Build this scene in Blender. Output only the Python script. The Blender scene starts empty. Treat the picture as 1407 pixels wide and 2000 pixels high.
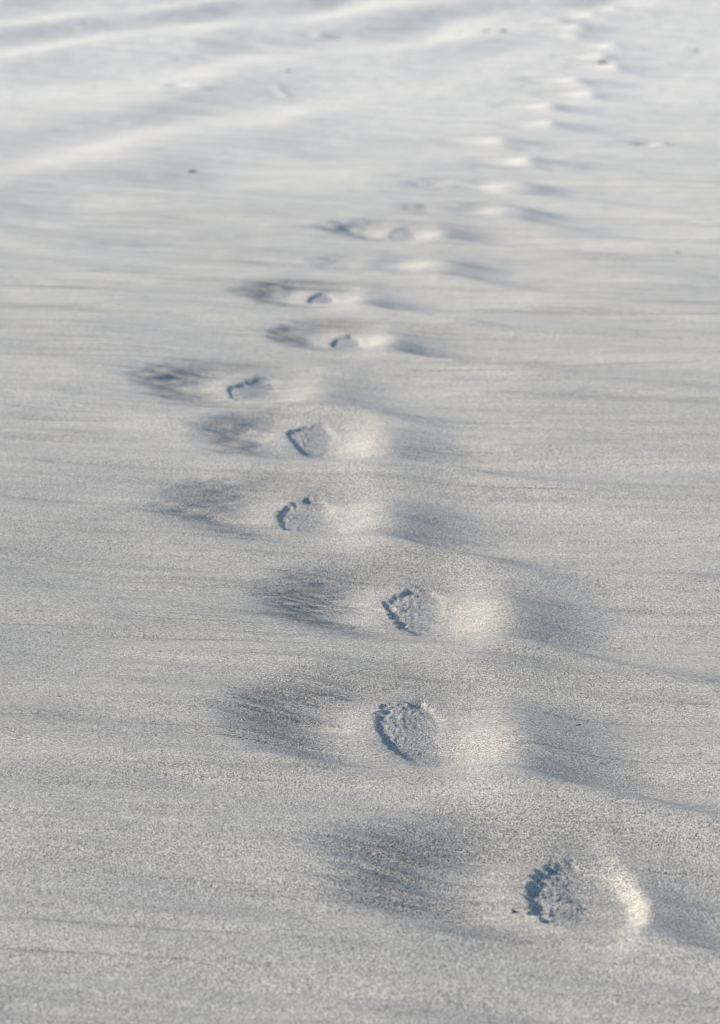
import bpy, math, random
import numpy as np
from mathutils import Vector

scene = bpy.context.scene
COL = scene.collection
R = math.radians

# ------------------------------------------------------------------ camera
cam_data = bpy.data.cameras.new('camera')
cam = bpy.data.objects.new('camera', cam_data)
COL.objects.link(cam)
cam.location = (0, 0, 1.70)
cam.rotation_euler = (R(90 - 15.95), 0, 0)
cam_data.sensor_fit = 'VERTICAL'
cam_data.sensor_height = 36.0
cam_data.lens = 88.2
cam_data.clip_start = 0.05
cam_data.clip_end = 2000
cam_data.dof.use_dof = True
cam_data.dof.focus_distance = 5.0
cam_data.dof.aperture_fstop = 5.2
scene.camera = cam

# ------------------------------------------------------------------ light
SUN_EL, SUN_AZ = 20.5, 177.0      # azimuth counter-clockwise from +X: low, from the left and slightly beyond
sd = Vector((math.cos(R(SUN_AZ)) * math.cos(R(SUN_EL)), math.sin(R(SUN_AZ)) * math.cos(R(SUN_EL)), math.sin(R(SUN_EL))))
sun_data = bpy.data.lights.new('sun', 'SUN')
sun_data.energy = 4.4
sun_data.angle = R(0.53)
sun_data.color = (1.0, 0.875, 0.72)
sun = bpy.data.objects.new('sun', sun_data)
COL.objects.link(sun)
sun.rotation_euler = sd.to_track_quat('Z', 'Y').to_euler()
sun.location = (-6, 3, 6)
world = bpy.data.worlds.new('World')
scene.world = world
world.use_nodes = True
wn, wl = world.node_tree.nodes, world.node_tree.links
wn.clear()
sky = wn.new('ShaderNodeTexSky')
sky.sky_type = 'NISHITA'
sky.sun_disc = False
sky.sun_elevation = R(SUN_EL)
sky.sun_rotation = math.atan2(sd.x, sd.y)
sky.air_density = 1.0
sky.dust_density = 0.35
sky.ozone_density = 1.0
bg = wn.new('ShaderNodeBackground')
bg.inputs['Strength'].default_value = 0.12
wo = wn.new('ShaderNodeOutputWorld')
wl.new(sky.outputs[0], bg.inputs['Color'])
wl.new(bg.outputs[0], wo.inputs['Surface'])
vs = scene.view_settings
vs.view_transform = 'Standard'
vs.look = 'None'
vs.exposure = 0.98
vs.gamma = 1.0
vs.use_curve_mapping = False
scene.cycles.use_denoising = True
scene.cycles.pixel_filter_type = 'BLACKMAN_HARRIS'
scene.cycles.filter_width = 1.15

# ------------------------------------------------------------------ noise (numpy)
rng = np.random.default_rng(7)
PERM = rng.permutation(4096).astype(np.int64)
GRAD = np.stack([np.cos(np.arange(4096) * 2.39996), np.sin(np.arange(4096) * 2.39996)], 1).astype(np.float32)

def perlin(x, y, seed=0):
    x = np.asarray(x, dtype=np.float64) + seed * 17.37
    y = np.asarray(y, dtype=np.float64) + seed * 41.91
    xi, yi = np.floor(x).astype(np.int64), np.floor(y).astype(np.int64)
    xf, yf = (x - xi), (y - yi)
    def g(ix, iy, fx, fy):
        h = PERM[(PERM[ix & 4095] + iy) & 4095]
        v = GRAD[h]
        return v[..., 0] * fx + v[..., 1] * fy
    u, w = xf ** 3 * (xf * (xf * 6 - 15) + 10), yf ** 3 * (yf * (yf * 6 - 15) + 10)
    a = g(xi, yi, xf, yf) * (1 - u) + g(xi + 1, yi, xf - 1, yf) * u
    b = g(xi, yi + 1, xf, yf - 1) * (1 - u) + g(xi + 1, yi + 1, xf - 1, yf - 1) * u
    return (a * (1 - w) + b * w) * 1.5

def fbm(x, y, o=3, seed=0, gain=0.5):
    s, a = 0.0, 1.0
    for k in range(o):
        s = s + a * perlin(x * 2 ** k, y * 2 ** k, seed + k)
        a *= gain
    return s

def ss(a, b, x):
    t = np.clip((x - a) / (b - a), 0, 1)
    return t * t * (3 - 2 * t)

def gauss(t):
    return np.exp(-t * t)

# ------------------------------------------------------------------ the beach sheet: rows and columns, finer near the camera
def rows():
    ys, y = [], 2.6
    while y < 27:
        ys.append(y)
        y += 0.00075 * y + 0.00034 * y * y * 0.75 if y > 3.1 else 0.01
    while y < 900:
        ys.append(y)
        y += 0.02 * (y - 20)
    back, y, d = [], 2.6 - 0.05, 0.05
    while y > -60:
        back.append(y)
        d *= 1.15
        y -= d
    return np.array(back[::-1] + ys)

def cols():
    u = list(np.arange(-0.170, 0.1701, 0.00066))
    d, x, out = 0.0012, 0.171, []
    while x < 6:
        out.append(x)
        d *= 1.10
        x += d
    return np.array([-v for v in out[::-1]] + u + out)

Y1, U1 = rows(), cols()
NR, NC = len(Y1), len(U1)
W1 = np.where(Y1 > 2.6, Y1, 2.6 + 0 * Y1)
GX = (W1[:, None] * U1[None, :])
GY = np.repeat(Y1[:, None], NC, 1)
DY_DX = -(0.16 + 0.012 * np.clip(GY - 4, 0, 20))      # the wind blows to the right and a little towards the camera
# streak coordinates: sv runs across the wind, su along it
SV = GY - DY_DX * GX
SU = GX

# (x, y, half width, half length, kind data)  all in metres
PRINTS = [
    {'x': 0.366, 'y': 3.753, 'a': 0.097, 'b': 0.175, 'D': 0.0075, 'M': 0.038, 'R': 0.015, 'L': 0.021, 'label': 'large rounded footprint nearest the camera, beside the black speckled pebble', 'group': 'deep footprints with blue shaded hollows', 'tc': 0.22, 'mx': 1.12, 'mw': 0.28, 'mb': 1.1, 'ww': 0.22, 'rs': 0.15, 'cl': 0.8, 'sag': 0.002, 'cv': 0.3, 'ml': 0.17, 'w': 0.5},
    {'x': 0.146, 'y': 4.472, 'a': 0.124, 'b': 0.206, 'D': 0.0065, 'M': 0.045, 'R': 0.035, 'L': 0.021, 'label': 'arrow-shaped footprint with long blue shaded edge, second from the camera', 'group': 'deep footprints with blue shaded hollows', 'n': 1.5, 'vd': 0.2, 'ap': 0.4},
    {'x': 0.173, 'y': 5.241, 'a': 0.121, 'b': 0.197, 'D': 0.0065, 'M': 0.045, 'R': 0.035, 'L': 0.021, 'label': 'footprint with a rising crest to its right, third from the camera', 'group': 'deep footprints with blue shaded hollows', 'n': 1.5, 'vd': 0.25, 'ap': 0.3},
    {'x': -0.083, 'y': 5.962, 'a': 0.127, 'b': 0.206, 'D': 0.0065, 'M': 0.04, 'R': 0.033, 'L': 0.021, 'label': 'oval footprint with blue crescent shadow on its left wall, fourth from the camera', 'group': 'deep footprints with blue shaded hollows', 'tc': 0.2, 'w': 0.5, 'mw': 0.85},
    {'x': -0.083, 'y': 6.726, 'a': 0.125, 'b': 0.207, 'D': 0.0065, 'M': 0.04, 'R': 0.033, 'L': 0.021, 'label': 'pointed footprint with a tiny stalk on its upper rim, fifth from the camera', 'group': 'deep footprints with blue shaded hollows', 'tc': 0.17, 'mw': 0.8, 'vd': 0.2, 'n': 1.4, 'ap': 0.35},
    {'x': -0.269, 'y': 7.347, 'a': 0.13, 'b': 0.212, 'D': 0.0055, 'M': 0.033, 'R': 0.026, 'L': 0.018, 'label': 'leftmost footprint of the trail, with streaky dark scour on its left', 'group': 'deep footprints with blue shaded hollows', 'n': 1.9, 'ap': -0.15, 'w': 0.42, 'vd': 0.16, 'sag': 0.001},
    {'x': -0.006, 'y': 8.022, 'a': 0.092, 'b': 0.156, 'D': 0.006, 'M': 0.034, 'R': 0.033, 'L': 0.021, 'label': 'small half-filled footprint between two larger hollows, seventh from the camera', 'group': 'deep footprints with blue shaded hollows', 'tc': 0.15, 'mw': 0.9, 'cl': 1.5},
    {'x': -0.095, 'y': 8.726, 'a': 0.096, 'b': 0.174, 'D': 0.006, 'M': 0.034, 'R': 0.033, 'L': 0.018, 'label': 'small oval footprint with thin blue rim shadow, eighth from the camera', 'group': 'deep footprints with blue shaded hollows', 'tc': 0.18, 'mw': 1.0},
    {'x': 0.137, 'y': 9.334, 'a': 0.134, 'b': 0.169, 'D': 0, 'M': 0.017, 'R': 0.036, 'mw': 1.1, 'cv': 0.1, 'mb': 1.2, 'L': 0.012, 'G': 0.004, 'tc': 0.12, 'label': 'soft footprint blown full of sand, just beyond the last blue-shaded hollow', 'group': 'shallow blown-over footprints farther up the trail'},
    {'x': 0.218, 'y': 10.105, 'a': 0.102, 'b': 0.169, 'D': 0.003, 'M': 0.04, 'R': 0.033, 'L': 0.021, 'label': 'shallow footprint with a faintly ribbed floor and dark scour at upper left', 'group': 'shallow blown-over footprints farther up the trail', 'mw': 1.0},
    {'x': 0.479, 'y': 10.621, 'a': 0.134, 'b': 0.149, 'D': 0, 'M': 0.017, 'R': 0.036, 'mw': 1.1, 'cv': 0.1, 'mb': 1.2, 'L': 0.012, 'G': 0.004, 'tc': 0.12, 'label': 'shallow footprint with pale crest, just beyond the faintly ribbed one', 'group': 'shallow blown-over footprints farther up the trail'},
    {'x': 0.533, 'y': 11.33, 'a': 0.143, 'b': 0.153, 'D': 0, 'M': 0.017, 'R': 0.036, 'mw': 1.1, 'cv': 0.1, 'mb': 1.2, 'L': 0.012, 'G': 0.004, 'tc': 0.12, 'label': 'shallow footprint with pale crest and dark scour to its upper left', 'group': 'shallow blown-over footprints farther up the trail'},
    {'x': 0.73, 'y': 12.079, 'a': 0.098, 'b': 0.14, 'D': 0, 'M': 0.003, 'R': 0.032, 'mw': 1.1, 'cv': 0.1, 'mb': 0.9, 'L': 0.012, 'G': 0.001, 'tc': 0.1, 'label': 'faint smoothed footprint below the bend in the far trail', 'group': 'shallow blown-over footprints farther up the trail', 'ml': 0.2, 'mx': 1.0, 'fe': 0.3, 'rim': 0.002},
    {'x': 0.629, 'y': 12.801, 'a': 0.117, 'b': 0.156, 'D': 0, 'M': 0.003, 'R': 0.032, 'mw': 1.1, 'cv': 0.1, 'mb': 0.9, 'L': 0.012, 'G': 0.001, 'tc': 0.1, 'label': 'faint footprint at the left bend of the far trail', 'group': 'shallow blown-over footprints farther up the trail', 'ml': 0.2, 'mx': 1.0, 'fe': 0.3, 'rim': 0.002},
    {'x': 0.933, 'y': 13.458, 'a': 0.109, 'b': 0.151, 'D': 0, 'M': 0.003, 'R': 0.032, 'mw': 1.1, 'cv': 0.1, 'mb': 0.9, 'L': 0.012, 'G': 0.001, 'tc': 0.1, 'label': 'pale far footprint with dark lee to its right above the bend', 'group': 'shallow blown-over footprints farther up the trail', 'ml': 0.2, 'mx': 1.0, 'fe': 0.3, 'rim': 0.002},
    {'x': 0.985, 'y': 14.231, 'a': 0.11, 'b': 0.168, 'D': 0, 'M': 0.003, 'R': 0.032, 'mw': 1.1, 'cv': 0.1, 'mb': 0.9, 'L': 0.012, 'G': 0.001, 'tc': 0.1, 'label': 'pale far footprint second above the bend', 'group': 'shallow blown-over footprints farther up the trail', 'ml': 0.2, 'mx': 1.0, 'fe': 0.3, 'rim': 0.002},
    {'x': 1.254, 'y': 14.884, 'a': 0.12, 'b': 0.157, 'D': 0, 'M': 0.003, 'R': 0.032, 'mw': 1.1, 'cv': 0.1, 'mb': 0.9, 'L': 0.012, 'G': 0.001, 'tc': 0.1, 'label': 'wide pale far footprint third above the bend', 'group': 'shallow blown-over footprints farther up the trail', 'ml': 0.2, 'mx': 1.0, 'fe': 0.3, 'rim': 0.002},
    {'x': 1.238, 'y': 15.653, 'a': 0.127, 'b': 0.173, 'D': 0, 'M': 0.003, 'R': 0.032, 'mw': 1.1, 'cv': 0.1, 'mb': 0.9, 'L': 0.012, 'G': 0.001, 'tc': 0.1, 'label': 'far footprint below the dark seaweed scrap', 'group': 'shallow blown-over footprints farther up the trail', 'ml': 0.2, 'mx': 1.0, 'fe': 0.3, 'rim': 0.002},
    {'x': 1.558, 'y': 16.377, 'a': 0.106, 'b': 0.157, 'D': 0, 'M': 0.003, 'R': 0.032, 'mw': 1.1, 'cv': 0.1, 'mb': 0.9, 'L': 0.012, 'G': 0.001, 'tc': 0.1, 'label': 'far footprint directly under the dark seaweed scrap', 'group': 'shallow blown-over footprints farther up the trail', 'ml': 0.2, 'mx': 1.0, 'fe': 0.3, 'rim': 0.002},
    {'x': 1.539, 'y': 17.101, 'a': 0.11, 'b': 0.171, 'D': 0, 'M': 0.003, 'R': 0.032, 'mw': 1.1, 'cv': 0.1, 'mb': 0.9, 'L': 0.012, 'G': 0.001, 'tc': 0.1, 'label': 'far footprint just above and left of the dark seaweed scrap', 'group': 'shallow blown-over footprints farther up the trail', 'ml': 0.2, 'mx': 1.0, 'fe': 0.3, 'rim': 0.002},
    {'x': 1.684, 'y': 17.851, 'a': 0.108, 'b': 0.168, 'D': 0, 'M': 0.003, 'R': 0.032, 'mw': 1.1, 'cv': 0.1, 'mb': 0.9, 'L': 0.012, 'G': 0.001, 'tc': 0.1, 'label': 'far footprint second above the dark seaweed scrap', 'group': 'shallow blown-over footprints farther up the trail', 'ml': 0.2, 'mx': 1.0, 'fe': 0.3, 'rim': 0.002},
    {'x': 1.478, 'y': 18.628, 'a': 0.12, 'b': 0.182, 'D': 0, 'M': 0.003, 'R': 0.032, 'mw': 1.1, 'cv': 0.1, 'mb': 0.9, 'L': 0.012, 'G': 0.001, 'tc': 0.1, 'label': 'bright far footprint where the trail bends left near the top', 'group': 'shallow blown-over footprints farther up the trail', 'ml': 0.2, 'mx': 1.0, 'fe': 0.3, 'rim': 0.002},
    {'x': 1.553, 'y': 19.255, 'a': 0.108, 'b': 0.173, 'D': 0, 'M': 0.003, 'R': 0.032, 'mw': 1.1, 'cv': 0.1, 'mb': 0.9, 'L': 0.012, 'G': 0.001, 'tc': 0.1, 'label': 'bright far footprint right of the two seaweed scraps', 'group': 'shallow blown-over footprints farther up the trail', 'ml': 0.2, 'mx': 1.0, 'fe': 0.3, 'rim': 0.002},
    {'x': 1.434, 'y': 19.925, 'a': 0.112, 'b': 0.184, 'D': 0, 'M': 0.003, 'R': 0.032, 'mw': 1.1, 'cv': 0.1, 'mb': 0.9, 'L': 0.012, 'G': 0.001, 'tc': 0.1, 'label': 'small bright footprint near the top, leftmost of the far end', 'group': 'shallow blown-over footprints farther up the trail', 'ml': 0.2, 'mx': 1.0, 'fe': 0.3, 'rim': 0.002},
    {'x': 1.762, 'y': 20.593, 'a': 0.116, 'b': 0.197, 'D': 0, 'M': 0.003, 'R': 0.032, 'mw': 1.1, 'cv': 0.1, 'mb': 0.9, 'L': 0.012, 'G': 0.001, 'tc': 0.1, 'label': 'small pale footprint second from the top end of the trail', 'group': 'shallow blown-over footprints farther up the trail', 'ml': 0.2, 'mx': 1.0, 'fe': 0.3, 'rim': 0.002},
    {'x': 2.023, 'y': 21.411, 'a': 0.12, 'b': 0.212, 'D': 0, 'M': 0.003, 'R': 0.032, 'mw': 1.1, 'cv': 0.1, 'mb': 0.9, 'L': 0.012, 'G': 0.001, 'tc': 0.1, 'label': 'farthest footprint at the top edge of the picture', 'group': 'shallow blown-over footprints farther up the trail', 'ml': 0.2, 'mx': 1.0, 'fe': 0.3, 'rim': 0.002},
]
SWELLS = [

]

H = np.zeros_like(GX)
LAG_SHADE = np.zeros_like(GX)       # dark heavy-mineral sand, plus scour shade painted into the colour
ROUGH = np.zeros_like(GX)     # crumbled, clumpy sand

# long undulations of the beach
near = (np.abs(GX) < 12) & (GY > -5) & (GY < 60)
H += 0.010 * fbm(SU / 1.9, SV / 0.9, 2, 3) * ss(60, 25, GY)
H += 0.25 * fbm(GX / 40, GY / 40, 3, 9) * ss(25, 60, np.hypot(GX, GY))
# wind streaks: long, thin, low
fine = ss(34, 24, GY) * (np.abs(U1)[None, :] < 0.35)
st = perlin(SU / 0.75, SV / 0.05, 21)
H += 0.0022 * fbm(SU / 0.38, SV / 0.05, 3, 20) * fine * (1 - 0.75 * ss(8.5, 13, GY))
H += 0.0130 * fbm(SU / 0.85, SV / 0.22, 2, 25) * fine * (1 - 0.6 * ss(9, 14, GY))
H += 0.0028 * fbm(SU / 0.32, SV / 0.06, 2, 26) * fine
# low oblique ripples on the far left
q = GX * math.sin(R(57)) - GY * math.cos(R(57)) + 0.30 * fbm(GX / 1.5, GY / 3.0, 2, 61)
env = ss(0.9, -0.5, GX - 0.25 * (GY - 14)) * ss(9.0, 11.5, GY) * ss(40, 26, GY)
H += (0.021 + 0.004 * np.clip(GY - 16, 0, 8)) * np.cos(2 * np.pi * (q - -7.492) / 1.75) * env * (0.75 + 0.6 * perlin(GX / 1.1, GY / 2.2, 66))
H += 0.00045 * perlin(SU / 0.16, SV / 0.016, 28) * fine * ss(14, 7, GY)

for (cx, cy, sx, sy, amp, ang) in SWELLS:
    X, Y = GX - cx, GY - cy
    c, s = math.cos(ang), math.sin(ang)
    t = ((X * c + Y * s) / sx) ** 2 + ((-X * s + Y * c) / sy) ** 2
    H += amp * np.exp(-t)

FP = []   # (row slice, col slice, rho array, thing index)
def window(cx, cy, wx, wy):
    r = np.where((Y1 > cy - wy) & (Y1 < cy + wy))[0]
    q0, q1 = (cx - wx) / (cy), (cx + wx) / (cy)
    k = 1.25
    c = np.where((U1 > min(q0, q0 * k) - .02) & (U1 < max(q1, q1 * k) + .02))[0]
    return slice(r[0], r[-1] + 1), slice(c[0], c[-1] + 1)

for i, p in enumerate(PRINTS):
    cx, cy, a, b = p['x'], p['y'], p['a'], p['b']
    rs, cs = window(cx, cy, 1.5, 1.1)
    x, y = GX[rs, cs], GY[rs, cs]
    dydx = DY_DX[rs, cs]
    v = (y - cy) - (x - cx) * dydx          # across the wind
    u = (x - cx)
    sv = SV[rs, cs]
    # warp by streaks so that the windward edges feather out
    f1 = perlin(x / 0.30, sv / 0.028, 31) + 0.6 * perlin(x / 0.2, sv / 0.013, 33)
    f2 = perlin(x / 0.6, sv / 0.07, 35)
    s = p.get('s', 1.0)
    va = v - p.get('ap', 0.0) * b * np.clip(-u / a, 0, 1) * ss(2.5, 1.2, np.abs(v / b))
    pn = 2.0 + (p.get('n', 2.0) - 2.0) * ss(0.35 * a, -0.45 * a, u)
    th = np.arctan2(va / b, u / a)
    rho = (np.abs(u / a) ** pn + np.abs(va / b) ** pn) ** (1 / pn) + 1e-6
    wob = 0.06 * perlin(np.cos(th) * 1.6 + i * 3.1, np.sin(th) * 1.6, 40)
    left = ss(-0.55, 0.55, -np.cos(th) - 0.15 * np.sin(th))
    rr0 = np.hypot(u / a, v / b) + 1e-6
    rl = np.clip(rr0 - 1, -1, 9) * np.hypot(u, v) / rr0
    # scour round the windward side: steep outer edge, slow climb back to the rim
    tc, tv, wd = p.get('tc', 0.19) * s, p.get('tv', 0.045) * s, p.get('w', 0.44)
    A2, B2 = a + tc, b + tv
    f3 = perlin(x / 0.45, sv / 0.014, 37)
    fw = (0.032 * f1 + 0.030 * f2 + 0.026 * f3 * min(1, 5 / cy)) * ss(-0.9, -1.8, u / a) * p.get('fe', 1.0)
    vc = v - p.get('vo', 0.02) * s
    r2 = np.where(u + fw < 0, np.hypot((u + fw) / A2, vc / B2), np.abs(vc) / B2)
    hh = -p['M'] * (1 - ss(1 - wd, 1 + wd, r2)) * (1 - ss(0.1 * s, p.get('len', 1.4) * s, u))
    lag_shade_a = gauss((r2 - 1.02) / (wd * 0.62)) * np.where(vc > 0, ss(1.6, -0.8, u / a), ss(0.5, -1.2, u / a))  # darkens the scour ring and upper arm: mineral grains plus painted-in shade
    LAG_SHADE[rs, cs] = np.maximum(LAG_SHADE[rs, cs], lag_shade_a * (1.0 if p['D'] > 0.004 else 0.4))
    hh += 0.0026 * fbm(x / 0.26, sv / 0.020, 2, 71) * lag_shade_a * (5.0 / max(5.0, cy)) ** 1.5
    hh += p.get('rim', 0.013) * gauss(rl / (0.085 * s)) * ss(-0.5, 0.5, -u / np.hypot(u, v + 1e-6))
    # lee mound and lee hollow
    R_ = p['R']
    mx = p.get('mx', 1.4) * a
    um = u - mx + p.get('cv', 0.12) * a * np.clip(v / b, -1.6, 1.6) ** 2
    v_m = v - p.get('mv', -0.08) * b
    m = gauss(v_m / (b * p.get('mb', 1.3))) * np.where(um < 0, gauss(um / (a * p.get('mw', 0.78))), gauss(um / (p.get('ml', 0.14) * s)))
    hh += R_ * m
    ve = -0.80 * b - p.get('vd', 0.22) * s * ss(-0.3 * a, 0.55 * s + a, u) + 0.008 * f2
    w_ = v - ve
    scar = np.where(w_ > 0, gauss(w_ / (p.get('lv', 0.34) * s)), gauss(w_ / (0.05 * s)))
    hh += -p.get('L', 0.012) * scar * ss(0.5 * a, mx + 0.10 * s, u) * (1 - 0.5 * ss(0.35 * s, 1.0 * s, u)) * (1 - ss(0.8 * s, 1.9 * s, u))
    ev = ss(-1.2 * a, 0.9 * a, u) * (1 - 0.5 * ss(0.25 * s, 0.9 * s, u)) * (1 - ss(0.8 * s, 1.9 * s, u))
    hh += p.get('G', 0.019) * ev * np.where(w_ < 0, gauss(w_ / (0.12 * s)), gauss(w_ / (0.055 * s)))
    # trodden hollow: crumbled step on the windward side, open floor rising to the lee
    dpt = p['D']
    if dpt > 0:
        cl = fbm(x / 0.010, y / 0.018, 3, 51 + i, 0.65)
        edge = rho + wob + (p.get('jag', 0.08) * fbm(x / 0.035, sv / 0.022, 2, 45 + i) + 0.05 * perlin(x / 0.03, sv / 0.009, 47 + i)) * left * min(1.0, (5.5 / cy) ** 2)
        lw = ss(-0.1, 0.6, -np.cos(th + 0.35))
        wall = 0.11 + p.get('ww', 0.80) * (1 - lw)
        bowl = ss(1.0, 1.0 - wall, edge)
        hh += -dpt * bowl * (0.9 + 0.1 * lw)
        inside = ss(1.03, 0.85, edge)
        hh += -p.get('sag', 0.001) * inside * gauss((u - 0.5 * a) / (0.55 * a)) * gauss(v / (0.9 * b))
        rg = inside * ss(0.25 + p.get('rs', 0), -0.9 + p.get('rs', 0), u / a - 0.30 * v / b)
        lump = np.abs(cl)
        hh += (6.0 / max(6.0, cy)) ** 2 * rg * (0.0011 * cl + 0.0018 * np.maximum(cl - 0.35, 0)) * p.get('cl', 1.0)
        ROUGH[rs, cs] = np.maximum(ROUGH[rs, cs], rg)
        FP.append((i, rs, cs, edge, lw, np.hypot((u - 0.35 * a) / (1.9 * a), v / (1.35 * b)), um))
    else:
        FP.append((i, rs, cs, rho * 1.4, left, rho / 1.5, um))
    H[rs, cs] += hh

# thin streaks of dark mineral sand left by the wind
for (cx, cy, sx, sy, amp, ang) in [
    (-0.026, 3.54, 0.059, 0.005, 1.5, 0),
    (-0.482, 3.519, 0.075, 0.006, 1.3, 0),
    (0.527, 3.513, 0.047, 0.012, 1.5, 0),
    (0.064, 3.788, 0.126, 0.016, 1.3, 0),
    (-0.089, 3.914, 0.112, 0.009, 0.8, 0),
    (-0.535, 5.529, 0.307, 0.012, 1.2, 0),
    (-0.316, 5.411, 0.185, 0.012, 1.2, 0),
    (-0.696, 5.59, 0.143, 0.01, 1.1, 0),
    (-0.078, 4.256, 0.121, 0.01, 1.2, 0),
    (-0.355, 4.353, 0.161, 0.01, 0.8, 0),
    (-0.398, 5.093, 0.164, 0.014, 0.9, 0),
    (-0.155, 5.008, 0.129, 0.013, 1.0, 0),
    (-0.304, 4.975, 0.214, 0.01, 0.8, 0),
    (-0.374, 4.619, 0.23, 0.014, 0.9, 0),
    (-0.603, 4.52, 0.108, 0.017, 0.6, 0),
    (0.664, 5.283, 0.17, 0.015, 1.0, 0),
    (-0.359, 4.053, 0.107, 0.009, 0.8, 0),
    (-0.572, 4.042, 0.08, 0.011, 0.7, 0),
    (0.146, 3.3, 0.149, 0.016, 0.8, 0),
    (-0.288, 3.666, 0.13, 0.013, 0.6, 0),
    (-0.159, 5.163, 0.144, 0.032, 0.9, 0),
    (0.441, 4.232, 0.157, 0.044, 0.6, 0),
    (0.362, 4.846, 0.115, 0.028, 0.8, 0),
    (0.115, 5.582, 0.107, 0.025, 0.8, 0),
    (0.378, 3.825, 0.051, 0.006, 0.0, 0),
    (-0.709, 6.419, 0.217, 0.016, 0.7, 0),
    (-0.566, 6.02, 0.217, 0.019, 0.7, 0),
    (0.675, 7.215, 0.332, 0.033, 0.6, 0),
    (0.622, 6.609, 0.32, 0.034, 0.6, 0),
    (0.701, 8.524, 0.389, 0.036, 0.6, 0),
    (-0.927, 8.9, 0.424, 0.029, 0.7, 0),
    (-0.979, 8.524, 0.265, 0.027, 0.6, 0),
    (0.562, 7.78, 0.324, 0.03, 0.5, 0),
]:
    X, V = GX - cx, (GY - cy) - DY_DX * (GX - cx)
    V = V + 0.35 * sy * perlin(GX / (0.4 * sx), GY / (2 * sy), 81)
    LAG_SHADE = np.maximum(LAG_SHADE, amp * np.exp(-(X / sx) ** 2 - (V / sy) ** 2))
    H += -0.12 * sy * amp * np.exp(-(X / sx) ** 2) * np.exp(-(V / sy) ** 2)

MARKS = [
    (-1.106, 15.239, 0.068, 0.069, -0.018, -0.1),
    (-0.939, 15.022, 0.061, 0.067, 0.01, -0.1),
    (1.452, 12.764, 0.062, 0.058, -0.02, 0),
    (1.531, 12.706, 0.041, 0.048, 0.012, 0),
    (-0.145, 18.684, 0.098, 0.09, -0.014, 0),
    (-0.295, 18.684, 0.053, 0.082, 0.012, 0),
    (2.319, 17.57, 0.05, 0.072, -0.01, 0),
]
for (cx, cy, sx, sy, amp, ang) in MARKS:
    X, Y = GX - cx, GY - cy
    c, s = math.cos(ang), math.sin(ang)
    p_ = (X * c + Y * s)
    t = (p_ / sx) ** 2 + ((-X * s + Y * c) / sy) ** 2
    H += amp * np.exp(-t)
for line, wdt, amp in [([(1.317, 10.435), (1.279, 10.052), (1.223, 9.638)], 0.012, 0.0005), ([(1.213, 9.255), (1.23, 9.182), (1.243, 9.049), (1.263, 8.919), (1.267, 8.822), (1.285, 8.784)], 0.012, 0.0009), ([(0.055, 5.286), (0.07, 5.275), (0.085, 5.297), (0.098, 5.301)], 0.006, 0.003), ([(-0.507, 15.321), (-0.434, 14.942), (-0.19, 14.734)], 0.03, 0.006)]:
    for (x0, y0), (x1, y1) in zip(line[:-1], line[1:]):
        dx, dy = x1 - x0, y1 - y0
        t = np.clip(((GX - x0) * dx + (GY - y0) * dy) / (dx * dx + dy * dy), 0, 1)
        d = np.hypot(GX - x0 - t * dx, GY - y0 - t * dy)
        H = np.where(d < 3 * wdt, np.maximum(H, H + amp * gauss(d / wdt) * 0.8), H)

def height_at(x, y):
    r = int(np.argmin(np.abs(Y1 - y)))
    c = int(np.argmin(np.abs(GX[r] - x)))
    return float(H[r, c])

# ------------------------------------------------------------------ vertex normals of the whole sheet
P = np.stack([GX, GY, H], -1)
dR = np.gradient(P, axis=0)
dC = np.gradient(P, axis=1)
N = np.cross(dC, dR)
N /= np.linalg.norm(N, axis=-1, keepdims=True)
Pf, Nf = P.reshape(-1, 3), N.reshape(-1, 3)
LAG_SHADEf, ROUf = LAG_SHADE.reshape(-1), ROUGH.reshape(-1)

# ------------------------------------------------------------------ materials
def mat(name):
    m = bpy.data.materials.new(name)
    m.use_nodes = True
    nt = m.node_tree
    nt.nodes.clear()
    o = nt.nodes.new('ShaderNodeOutputMaterial')
    b = nt.nodes.new('ShaderNodeBsdfPrincipled')
    nt.links.new(b.outputs[0], o.inputs[0])
    return m, nt, b

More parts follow.
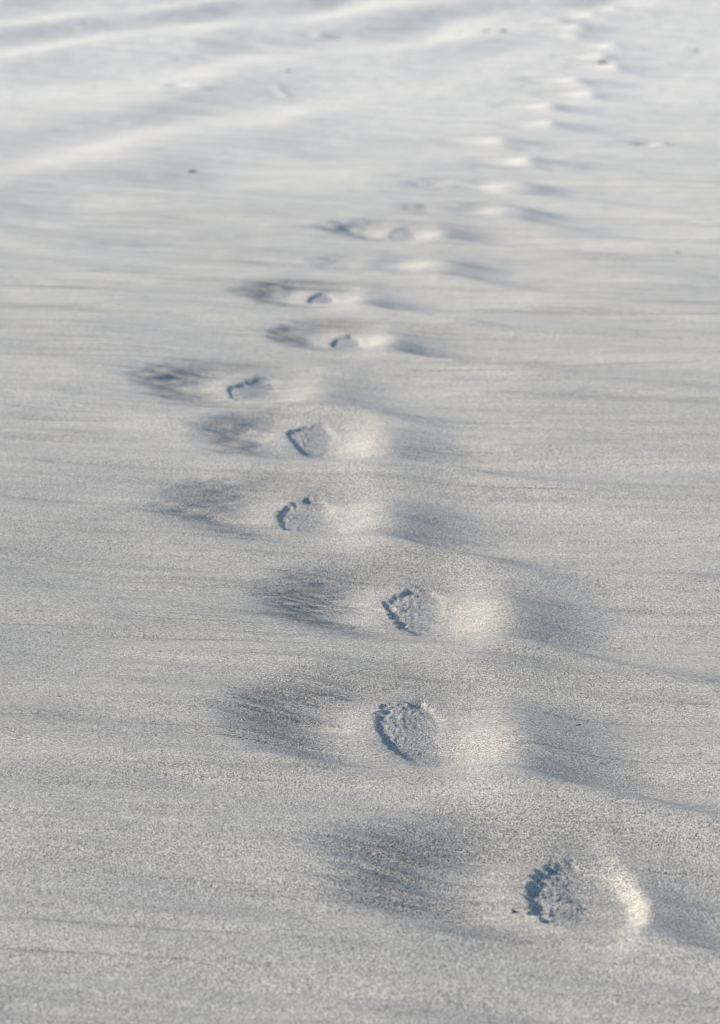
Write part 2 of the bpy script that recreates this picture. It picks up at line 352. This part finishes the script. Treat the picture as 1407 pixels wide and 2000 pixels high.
def sand_material():
    m, nt, b = mat('pale_sand')
    n, l = nt.nodes, nt.links
    geo = n.new('ShaderNodeNewGeometry')
    def math_(op, a, c=None, d=None, clamp=False):
        q = n.new('ShaderNodeMath'); q.operation = op; q.use_clamp = clamp
        for k, v in enumerate((a, c, d)):
            if v is None: continue
            if isinstance(v, (int, float)): q.inputs[k].default_value = v
            else: l.new(v, q.inputs[k])
        return q.outputs[0]
    # grains
    vor = n.new('ShaderNodeTexVoronoi'); vor.voronoi_dimensions = '3D'
    vor.inputs['Scale'].default_value = 900
    l.new(geo.outputs['Position'], vor.inputs['Vector'])
    sep = n.new('ShaderNodeSeparateColor'); l.new(vor.outputs['Color'], sep.inputs[0])
    vor2 = n.new('ShaderNodeTexVoronoi'); vor2.inputs['Scale'].default_value = 1700
    l.new(geo.outputs['Position'], vor2.inputs['Vector'])
    sep2 = n.new('ShaderNodeSeparateColor'); l.new(vor2.outputs['Color'], sep2.inputs[0])
    g = math_('ADD', math_('MULTIPLY', sep.outputs[0], 0.62), math_('MULTIPLY', sep2.outputs[0], 0.38))
    # wind streaks of dark grains
    at = n.new('ShaderNodeAttribute'); at.attribute_name = 'lag_shade'  # mineral streaks together with the scour shading put into the colour
    uv = n.new('ShaderNodeAttribute'); uv.attribute_name = 'wind'
    mp = n.new('ShaderNodeMapping'); mp.inputs['Scale'].default_value = (1.3, 17, 1)
    l.new(uv.outputs['Vector'], mp.inputs['Vector'])
    s1 = n.new('ShaderNodeTexNoise'); s1.inputs['Scale'].default_value = 1.0; s1.inputs['Detail'].default_value = 5
    s1.inputs['Roughness'].default_value = 0.62
    l.new(mp.outputs[0], s1.inputs['Vector'])
    mp2 = n.new('ShaderNodeMapping'); mp2.inputs['Scale'].default_value = (1.6, 62, 1)
    l.new(uv.outputs['Vector'], mp2.inputs['Vector'])
    s2 = n.new('ShaderNodeTexNoise'); s2.inputs['Scale'].default_value = 1.0; s2.inputs['Detail'].default_value = 3
    l.new(mp2.outputs[0], s2.inputs['Vector'])
    big = n.new('ShaderNodeTexNoise'); big.inputs['Scale'].default_value = 0.55; big.inputs['Detail'].default_value = 3
    l.new(geo.outputs['Position'], big.inputs['Vector'])
    mr = n.new('ShaderNodeMapRange'); mr.inputs['From Min'].default_value = 0.50; mr.inputs['From Max'].default_value = 0.78
    l.new(s1.outputs['Fac'], mr.inputs['Value'])
    mr2 = n.new('ShaderNodeMapRange'); mr2.inputs['From Min'].default_value = 0.57; mr2.inputs['From Max'].default_value = 0.75
    l.new(s2.outputs['Fac'], mr2.inputs['Value'])
    lag_shade_n = math_('MULTIPLY', at.outputs['Fac'], math_('ADD', math_('ADD', 0.05, math_('MULTIPLY', s1.outputs['Fac'], 1.2)), math_('MULTIPLY', mr2.outputs[0], 0.8)))
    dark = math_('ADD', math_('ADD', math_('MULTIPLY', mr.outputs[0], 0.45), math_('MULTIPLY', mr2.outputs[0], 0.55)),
                 math_('MULTIPLY', lag_shade_n, 0.62), clamp=True)
    # share of dark grains grows with 'dark'
    sepq = n.new('ShaderNodeSeparateXYZ'); l.new(geo.outputs['Position'], sepq.inputs[0])
    lod = n.new('ShaderNodeMapRange'); lod.inputs['From Min'].default_value = 4.5; lod.inputs['From Max'].default_value = 11
    lod.inputs['To Min'].default_value = 2.2; lod.inputs['To Max'].default_value = 0.35
    l.new(sepq.outputs['Y'], lod.inputs['Value'])
    mp3 = n.new('ShaderNodeMapping'); mp3.inputs['Scale'].default_value = (0.8, 105, 1)
    l.new(uv.outputs['Vector'], mp3.inputs['Vector'])
    s3 = n.new('ShaderNodeTexNoise'); s3.inputs['Scale'].default_value = 1.0; s3.inputs['Detail'].default_value = 1
    l.new(mp3.outputs[0], s3.inputs['Vector'])
    mr3 = n.new('ShaderNodeMapRange'); mr3.inputs['From Min'].default_value = 0.66; mr3.inputs['From Max'].default_value = 0.74
    l.new(s3.outputs['Fac'], mr3.inputs['Value'])
    dark = math_('ADD', dark, math_('MULTIPLY', mr3.outputs[0], 0.65), clamp=True)
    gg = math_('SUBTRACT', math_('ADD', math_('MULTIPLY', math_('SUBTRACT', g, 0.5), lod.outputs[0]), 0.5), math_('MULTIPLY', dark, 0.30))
    cr = n.new('ShaderNodeValToRGB')
    e = cr.color_ramp.elements
    e[0].position = 0.12; e[0].color = (0.03, 0.03, 0.032, 1)
    e[1].position = 0.90; e[1].color = (0.78, 0.75, 0.675, 1)
    for p_, c_ in ((0.27, (0.19, 0.186, 0.178)), (0.45, (0.37, 0.36, 0.333)), (0.66, (0.52, 0.505, 0.465))):
        q = e.new(p_); q.color = (*c_, 1)
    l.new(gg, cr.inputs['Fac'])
    # sand colour gets paler with distance
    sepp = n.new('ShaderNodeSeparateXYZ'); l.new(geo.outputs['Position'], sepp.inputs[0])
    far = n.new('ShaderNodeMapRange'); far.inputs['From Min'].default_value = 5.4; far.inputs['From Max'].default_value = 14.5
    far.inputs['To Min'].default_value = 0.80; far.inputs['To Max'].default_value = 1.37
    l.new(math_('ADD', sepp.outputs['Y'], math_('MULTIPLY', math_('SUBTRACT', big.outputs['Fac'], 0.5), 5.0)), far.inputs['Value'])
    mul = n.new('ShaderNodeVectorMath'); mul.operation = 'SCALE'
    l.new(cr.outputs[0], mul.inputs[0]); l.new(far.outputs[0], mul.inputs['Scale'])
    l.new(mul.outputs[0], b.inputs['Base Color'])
    b.inputs['Roughness'].default_value = 0.75
    b.inputs['Specular IOR Level'].default_value = 0.3
    # grain relief
    bump = n.new('ShaderNodeBump'); bump.inputs['Strength'].default_value = 1.0; bump.inputs['Distance'].default_value = 0.0005
    l.new(vor.outputs['Distance'], bump.inputs['Height'])
    bump.invert = True
    nz = n.new('ShaderNodeTexNoise'); nz.inputs['Scale'].default_value = 150; nz.inputs['Detail'].default_value = 3
    l.new(geo.outputs['Position'], nz.inputs['Vector'])
    ro = n.new('ShaderNodeAttribute'); ro.attribute_name = 'rough'
    bump2 = n.new('ShaderNodeBump'); bump2.inputs['Distance'].default_value = 0.003
    l.new(math_('ADD', 0.045, math_('MULTIPLY', ro.outputs['Fac'], 0.5)), bump2.inputs['Strength'])
    l.new(nz.outputs['Fac'], bump2.inputs['Height'])
    l.new(bump2.outputs[0], bump.inputs['Normal'])
    l.new(bump.outputs[0], b.inputs['Normal'])
    return m

SAND = sand_material()

def plain(name, col, rough=0.7, scale=300, var=0.5):
    m, nt, b = mat(name)
    n, l = nt.nodes, nt.links
    nz = n.new('ShaderNodeTexNoise'); nz.inputs['Scale'].default_value = scale; nz.inputs['Detail'].default_value = 4
    geo = n.new('ShaderNodeNewGeometry'); l.new(geo.outputs['Position'], nz.inputs['Vector'])
    cr = n.new('ShaderNodeValToRGB')
    cr.color_ramp.elements[0].position = 0.35; cr.color_ramp.elements[0].color = (*[c * (1 - var) for c in col], 1)
    cr.color_ramp.elements[1].position = 0.65; cr.color_ramp.elements[1].color = (*[min(1, c * (1 + var)) for c in col], 1)
    l.new(nz.outputs['Fac'], cr.inputs['Fac']); l.new(cr.outputs[0], b.inputs['Base Color'])
    b.inputs['Roughness'].default_value = rough
    return m

DARKWOOD = plain('dark_wood', (0.02, 0.018, 0.016))
WEED = plain('dried_seaweed', (0.035, 0.034, 0.028))
BLACKSTONE = plain('black_stone', (0.018, 0.018, 0.02), 0.5)
GRAIN = plain('white_grain', (0.62, 0.60, 0.56), 0.5, 600, 0.2)
SHELL = plain('white_shell', (0.80, 0.78, 0.74), 0.3, 200, 0.06)

# ------------------------------------------------------------------ cutting the sheet into ground and footprints
NFR, NFC = NR - 1, NC - 1
owner = np.zeros((NFR, NFC), dtype=np.int32)     # 0 ground, 10*k + part
PARTS = {1: 'hollow', 2: 'crumbled_wall', 3: 'drift'}
for (i, rs, cs, edge, lw, drift, um) in FP:
    sub = owner[rs, cs][:-0 or None]
    e = edge[:, :]
    code = np.zeros(e.shape, dtype=np.int32)
    deep = PRINTS[i]['D'] > 0 and i < 10
    if deep:
        code[drift < 1.0] = 10 * (i + 1) + 3
        code[e < 1.02] = 10 * (i + 1) + 1
        code[(e < 1.05) & (e > 0.72) & (lw > 0.45)] = 10 * (i + 1) + 2
    else:
        code[drift < 1.0] = 10 * (i + 1) + 1
    r0, r1, c0, c1 = rs.start, min(rs.stop, NFR), cs.start, min(cs.stop, NFC)
    blk = owner[r0:r1, c0:c1]
    cd = code[:r1 - r0, :c1 - c0]
    take = (cd > 0) & ((blk == 0) | (cd % 10 < blk % 10))
    blk[take] = cd[take]

idx = np.arange(NR * NC).reshape(NR, NC)
QUADS = np.stack([idx[:-1, :-1], idx[:-1, 1:], idx[1:, 1:], idx[1:, :-1]], -1)
WINDf = np.stack([SU.reshape(-1), SV.reshape(-1), np.zeros(NR * NC)], -1)

def piece(name, mask, origin=(0, 0, 0), parent=None):
    q = QUADS[mask]
    used, inv = np.unique(q.reshape(-1), return_inverse=True)
    me = bpy.data.meshes.new(name)
    nv, nf = len(used), len(q)
    me.vertices.add(nv)
    co = Pf[used] - np.array(origin)
    me.vertices.foreach_set('co', co.astype(np.float32).ravel())
    me.loops.add(nf * 4)
    me.loops.foreach_set('vertex_index', inv.astype(np.int32).ravel())
    me.polygons.add(nf)
    me.polygons.foreach_set('loop_start', np.arange(0, nf * 4, 4, dtype=np.int32))
    me.polygons.foreach_set('loop_total', np.full(nf, 4, dtype=np.int32))
    me.update(calc_edges=True)
    me.polygons.foreach_set('use_smooth', np.ones(nf, dtype=bool))
    a = me.attributes.new('lag_shade', 'FLOAT', 'POINT'); a.data.foreach_set('value', LAG_SHADEf[used].astype(np.float32))
    a = me.attributes.new('rough', 'FLOAT', 'POINT'); a.data.foreach_set('value', ROUf[used].astype(np.float32))
    a = me.attributes.new('wind', 'FLOAT_VECTOR', 'POINT'); a.data.foreach_set('vector', WINDf[used].astype(np.float32).ravel())
    me.normals_split_custom_set_from_vertices(Nf[used].astype(np.float32))
    me.materials.append(SAND)
    o = bpy.data.objects.new(name, me)
    COL.objects.link(o)
    if parent is not None:
        o.parent = parent
    else:
        o.location = origin
    return o

def tag(o, label=None, cat=None, group=None, kind=None):
    if label: o['label'] = label
    if cat: o['category'] = cat
    if group: o['group'] = group
    if kind: o['kind'] = kind

ground = piece('sand', owner == 0)
tag(ground, 'pale wind-streaked dry sand covering the whole beach', None, None, 'structure')

for i, p in enumerate(PRINTS):
    org = (p['x'], p['y'], height_at(p['x'], p['y']))
    codes = [c for c in (1, 2, 3) if (owner == 10 * (i + 1) + c).any()]
    if len(codes) > 1:
        t = bpy.data.objects.new('footprint', None)
        t.empty_display_size = 0.05
        t.location = org
        COL.objects.link(t)
        for c in codes:
            piece(PARTS[c], owner == 10 * (i + 1) + c, org, t)
    else:
        t = piece('footprint', owner == 10 * (i + 1) + codes[0], org)
    tag(t, p['label'], 'footprint', p['group'])

# ------------------------------------------------------------------ small things lying on the sand
def mesh_obj(name, verts, faces, m, loc=(0, 0, 0), rot=(0, 0, 0), parent=None, smooth=True):
    me = bpy.data.meshes.new(name)
    me.from_pydata(verts, [], faces)
    me.update()
    if smooth:
        me.polygons.foreach_set('use_smooth', [True] * len(me.polygons))
    me.materials.append(m)
    o = bpy.data.objects.new(name, me)
    COL.objects.link(o)
    o.location = loc
    o.rotation_euler = rot
    if parent is not None: o.parent = parent
    return o

def tube(pts, radii, n=7):
    verts, faces = [], []
    for k, (p, r) in enumerate(zip(pts, radii)):
        d = Vector(pts[min(k + 1, len(pts) - 1)]) - Vector(pts[max(k - 1, 0)])
        d.normalize()
        s = d.cross(Vector((0, 0, 1)))
        if s.length < 1e-4: s = Vector((1, 0, 0))
        s.normalize(); t = s.cross(d)
        for j in range(n):
            a = 2 * math.pi * j / n
            verts.append(tuple(Vector(p) + (s * math.cos(a) + t * math.sin(a)) * r))
    for k in range(len(pts) - 1):
        for j in range(n):
            a, b_ = k * n + j, k * n + (j + 1) % n
            faces.append((a, b_, b_ + n, a + n))
    faces.append(tuple(range(n))[::-1]); faces.append(tuple((len(pts) - 1) * n + j for j in range(n)))
    return verts, faces

def lump(rx, ry, rz, seed, seg=14, ring=9, bumpy=0.18):
    rr = random.Random(seed)
    off = [rr.uniform(0, 6.28) for _ in range(6)]
    verts, faces = [], []
    for a in range(ring + 1):
        ph = math.pi * a / ring
        for s_ in range(seg):
            t = 2 * math.pi * s_ / seg
            k = 1 + bumpy * (math.sin(2 * t + off[0]) * math.sin(ph + off[1]) + 0.6 * math.sin(3 * t + off[2] + 2 * ph) * math.sin(ph) + 0.4 * math.sin(5 * t + off[3]) * math.sin(3 * ph))
            verts.append((rx * k * math.sin(ph) * math.cos(t), ry * k * math.sin(ph) * math.sin(t), rz * k * math.cos(ph)))
    for a in range(ring):
        for s_ in range(seg):
            faces.append((a * seg + s_, (a + 1) * seg + s_, (a + 1) * seg + (s_ + 1) % seg, a * seg + (s_ + 1) % seg))
    return verts, faces

def ground_z(x, y):
    return height_at(x, y)

# slim black twig on the lee slope
def twig(px, py, length, rad, ang, label, m=DARKWOOD, seed=1):
    rr = random.Random(seed)
    pts, rad_l = [], []
    for k in range(7):
        t = k / 6 - 0.5
        pts.append((t * length, 0.04 * length * math.sin(t * 5 + seed), 0.03 * length * rr.uniform(-1, 1)))
        rad_l.append(rad * (1.0 - 0.35 * abs(t)) * rr.uniform(0.85, 1.1))
    v, f = tube(pts, rad_l)
    o = mesh_obj('twig', v, f, m, (px, py, ground_z(px, py) + rad * 0.7), (0, R(-3), ang))
    tag(o, label, 'twig')
    return o

twig(*(0.424, 4.576), 0.0115, 0.0011, 0.45, 'tiny black twig on the grey lee slope beside the long-shadowed footprint', seed=2)
twig(*(-0.587, 4.616), 0.010, 0.0008, 0.05, 'thin dark sliver of wood on bare sand at the left side', seed=5)

# stalk poking out of the rim of the pointed footprint
sx_, sy_ = (-0.158, 6.751)
v, f = tube([(0, 0, -0.004), (0.001, 0, 0.006), (0.0, 0.002, 0.013), (-0.004, 0.003, 0.019)], [0.0011, 0.001, 0.0009, 0.0006])
st_o = mesh_obj('stalk', v, f, DARKWOOD, (sx_, sy_, ground_z(sx_, sy_)), (0, 0, 0))
tag(st_o, 'tiny dark stalk poking up from the rim of the pointed footprint', 'stalk')

# black pebble dusted with pale grains
bx_, by_ = (0.246, 3.709)
peb = bpy.data.objects.new('pebble', None)
COL.objects.link(peb)
peb.location = (bx_, by_, ground_z(bx_, by_))
tag(peb, 'small black pebble speckled with pale grains left of the nearest footprint', 'pebble')
v, f = lump(0.0042, 0.0036, 0.0032, 3, 18, 12, 0.22)
mesh_obj('stone', v, f, BLACKSTONE, (0, 0, 0.0018), (0, 0, 0.3), peb)
rg_ = random.Random(4)
gv, gf = lump(0.00075, 0.0006, 0.0006, 8, 8, 5, 0.2)
gm = None
for k in range(7):
    a, e = rg_.uniform(3.4, 6.2), rg_.uniform(0.1, 1.1)
    loc = (0.0042 * math.cos(a) * math.cos(e), 0.0036 * math.sin(a) * math.cos(e), 0.0018 + 0.0032 * math.sin(e))
    if gm is None:
        g_o = mesh_obj('grain', gv, gf, GRAIN, loc, (0, 0, 0), peb); gm = g_o.data
    else:
        g_o = bpy.data.objects.new('grain', gm); COL.objects.link(g_o); g_o.location = loc; g_o.parent = peb
v, f = lump(0.0011, 0.0009, 0.0009, 9, 8, 6, 0.2)
for (qx, qy), lab in (((0.412, 3.786), 'dark grain-sized stone inside the nearest footprint'), ((0.102, 6.694), 'dark grain-sized stone on the lee slope of the pointed footprint')):
    o = mesh_obj('tiny_stone', v, f, BLACKSTONE, (qx, qy, ground_z(qx, qy) + 0.0004))
    tag(o, lab, 'stone')

# scraps of dried seaweed: bent ribbons heaped on each other
def weed(px, py, size, n, label, seed, flat=0.45):
    rr = random.Random(seed)
    t = bpy.data.objects.new('seaweed', None)
    COL.objects.link(t)
    t.location = (px, py, ground_z(px, py))
    tag(t, label, 'seaweed', 'scraps of dried seaweed on the far sand')
    for k in range(n):
        a = rr.uniform(-0.5, 0.5)
        L = size * rr.uniform(0.5, 1.0)
        x0, y0 = rr.uniform(-.25, .25) * size, rr.uniform(-.2, .2) * size
        pts, rd = [], []
        for q in range(7):
            u = q / 6 - 0.5
            pts.append((x0 + u * L * math.cos(a), y0 + u * L * math.sin(a) + 0.12 * L * math.sin(u * 6 + k), 0.08 * size + flat * size * 0.5 * math.cos(u * 3) * rr.uniform(0.2, 1)))
            rd.append(size * 0.07 * (1 - 0.6 * abs(u) * 2 * 0.7) * rr.uniform(0.7, 1.2))
        v, f = tube(pts, rd, 6)
        mesh_obj('frond', v, f, WEED, (0, 0, 0), (0, 0, 0), t)

weed(*(-0.792, 11.806), 0.035, 4, 'small black seaweed scrap on the shaded side of the left ripple', 11)
weed(*(-0.458, 16.138), 0.032, 4, 'lone dark seaweed scrap on pale sand between left ripples and trail', 12)
weed(*(1.585, 16.611), 0.062, 5, 'darkest seaweed scrap, lying across the far trail of footprints', 13)
weed(*(1.064, 18.849), 0.060, 4, 'dark seaweed scrap, nearer the trail of the two side by side', 14)
weed(*(0.934, 18.974), 0.060, 3, 'paler seaweed scrap, farther from the trail of the two side by side', 15, 0.25)
weed(*(2.328, 17.534), 0.050, 3, 'grey seaweed scrap near the right edge of the far sand', 16)
weed(*(1.219, 9.559), 0.016, 3, 'tiny grey seaweed scrap right of the trail beside a faint raised line', 17)

# white shell fragments
def shell(px, py, r, label, seed):
    verts, faces = [], []
    n, m_ = 10, 5
    for a in range(m_ + 1):
        q = a / m_
        for k in range(n + 1):
            th = -1.1 + 2.2 * k / n
            rr_ = r * (0.15 + 0.85 * q) * (1 + 0.05 * math.cos(k * 3.14))
            verts.append((rr_ * math.sin(th), rr_ * math.cos(th) - r * .5, 0.35 * r * (1 - q * q)))
    for a in range(m_):
        for k in range(n):
            i0 = a * (n + 1) + k
            faces.append((i0, i0 + 1, i0 + n + 2, i0 + n + 1))
    o = mesh_obj('shell', verts, faces, SHELL, (px, py, ground_z(px, py) + 0.001), (R(25), 0, seed))
    md = o.modifiers.new('thickness', 'SOLIDIFY'); md.thickness = r * 0.12
    tag(o, label, 'shell', 'white shell fragments')

shell(*(0.545, 15.719), 0.013, 'white shell fragment alone on the far sand left of the trail', 0.4)
shell(*(0.112, 11.277), 0.007, 'white shell fragment beside the shallow footprints in the middle distance', 1.4)
shell(*(2.302, 18.092), 0.012, 'pale shell fragment near the grey seaweed at the far right', 2.2)
shell(*(0.356, 7.53), 0.003, 'tiny white shell chip right of the half-filled footprint', 0.9)
shell(*(0.05, 3.772), 0.002, 'tiny white shell chip in the dark scour left of the nearest footprint', 0.2)
shell(*(0.685, 6.314), 0.003, 'tiny white shell chip on open sand at the right side', 2.6)
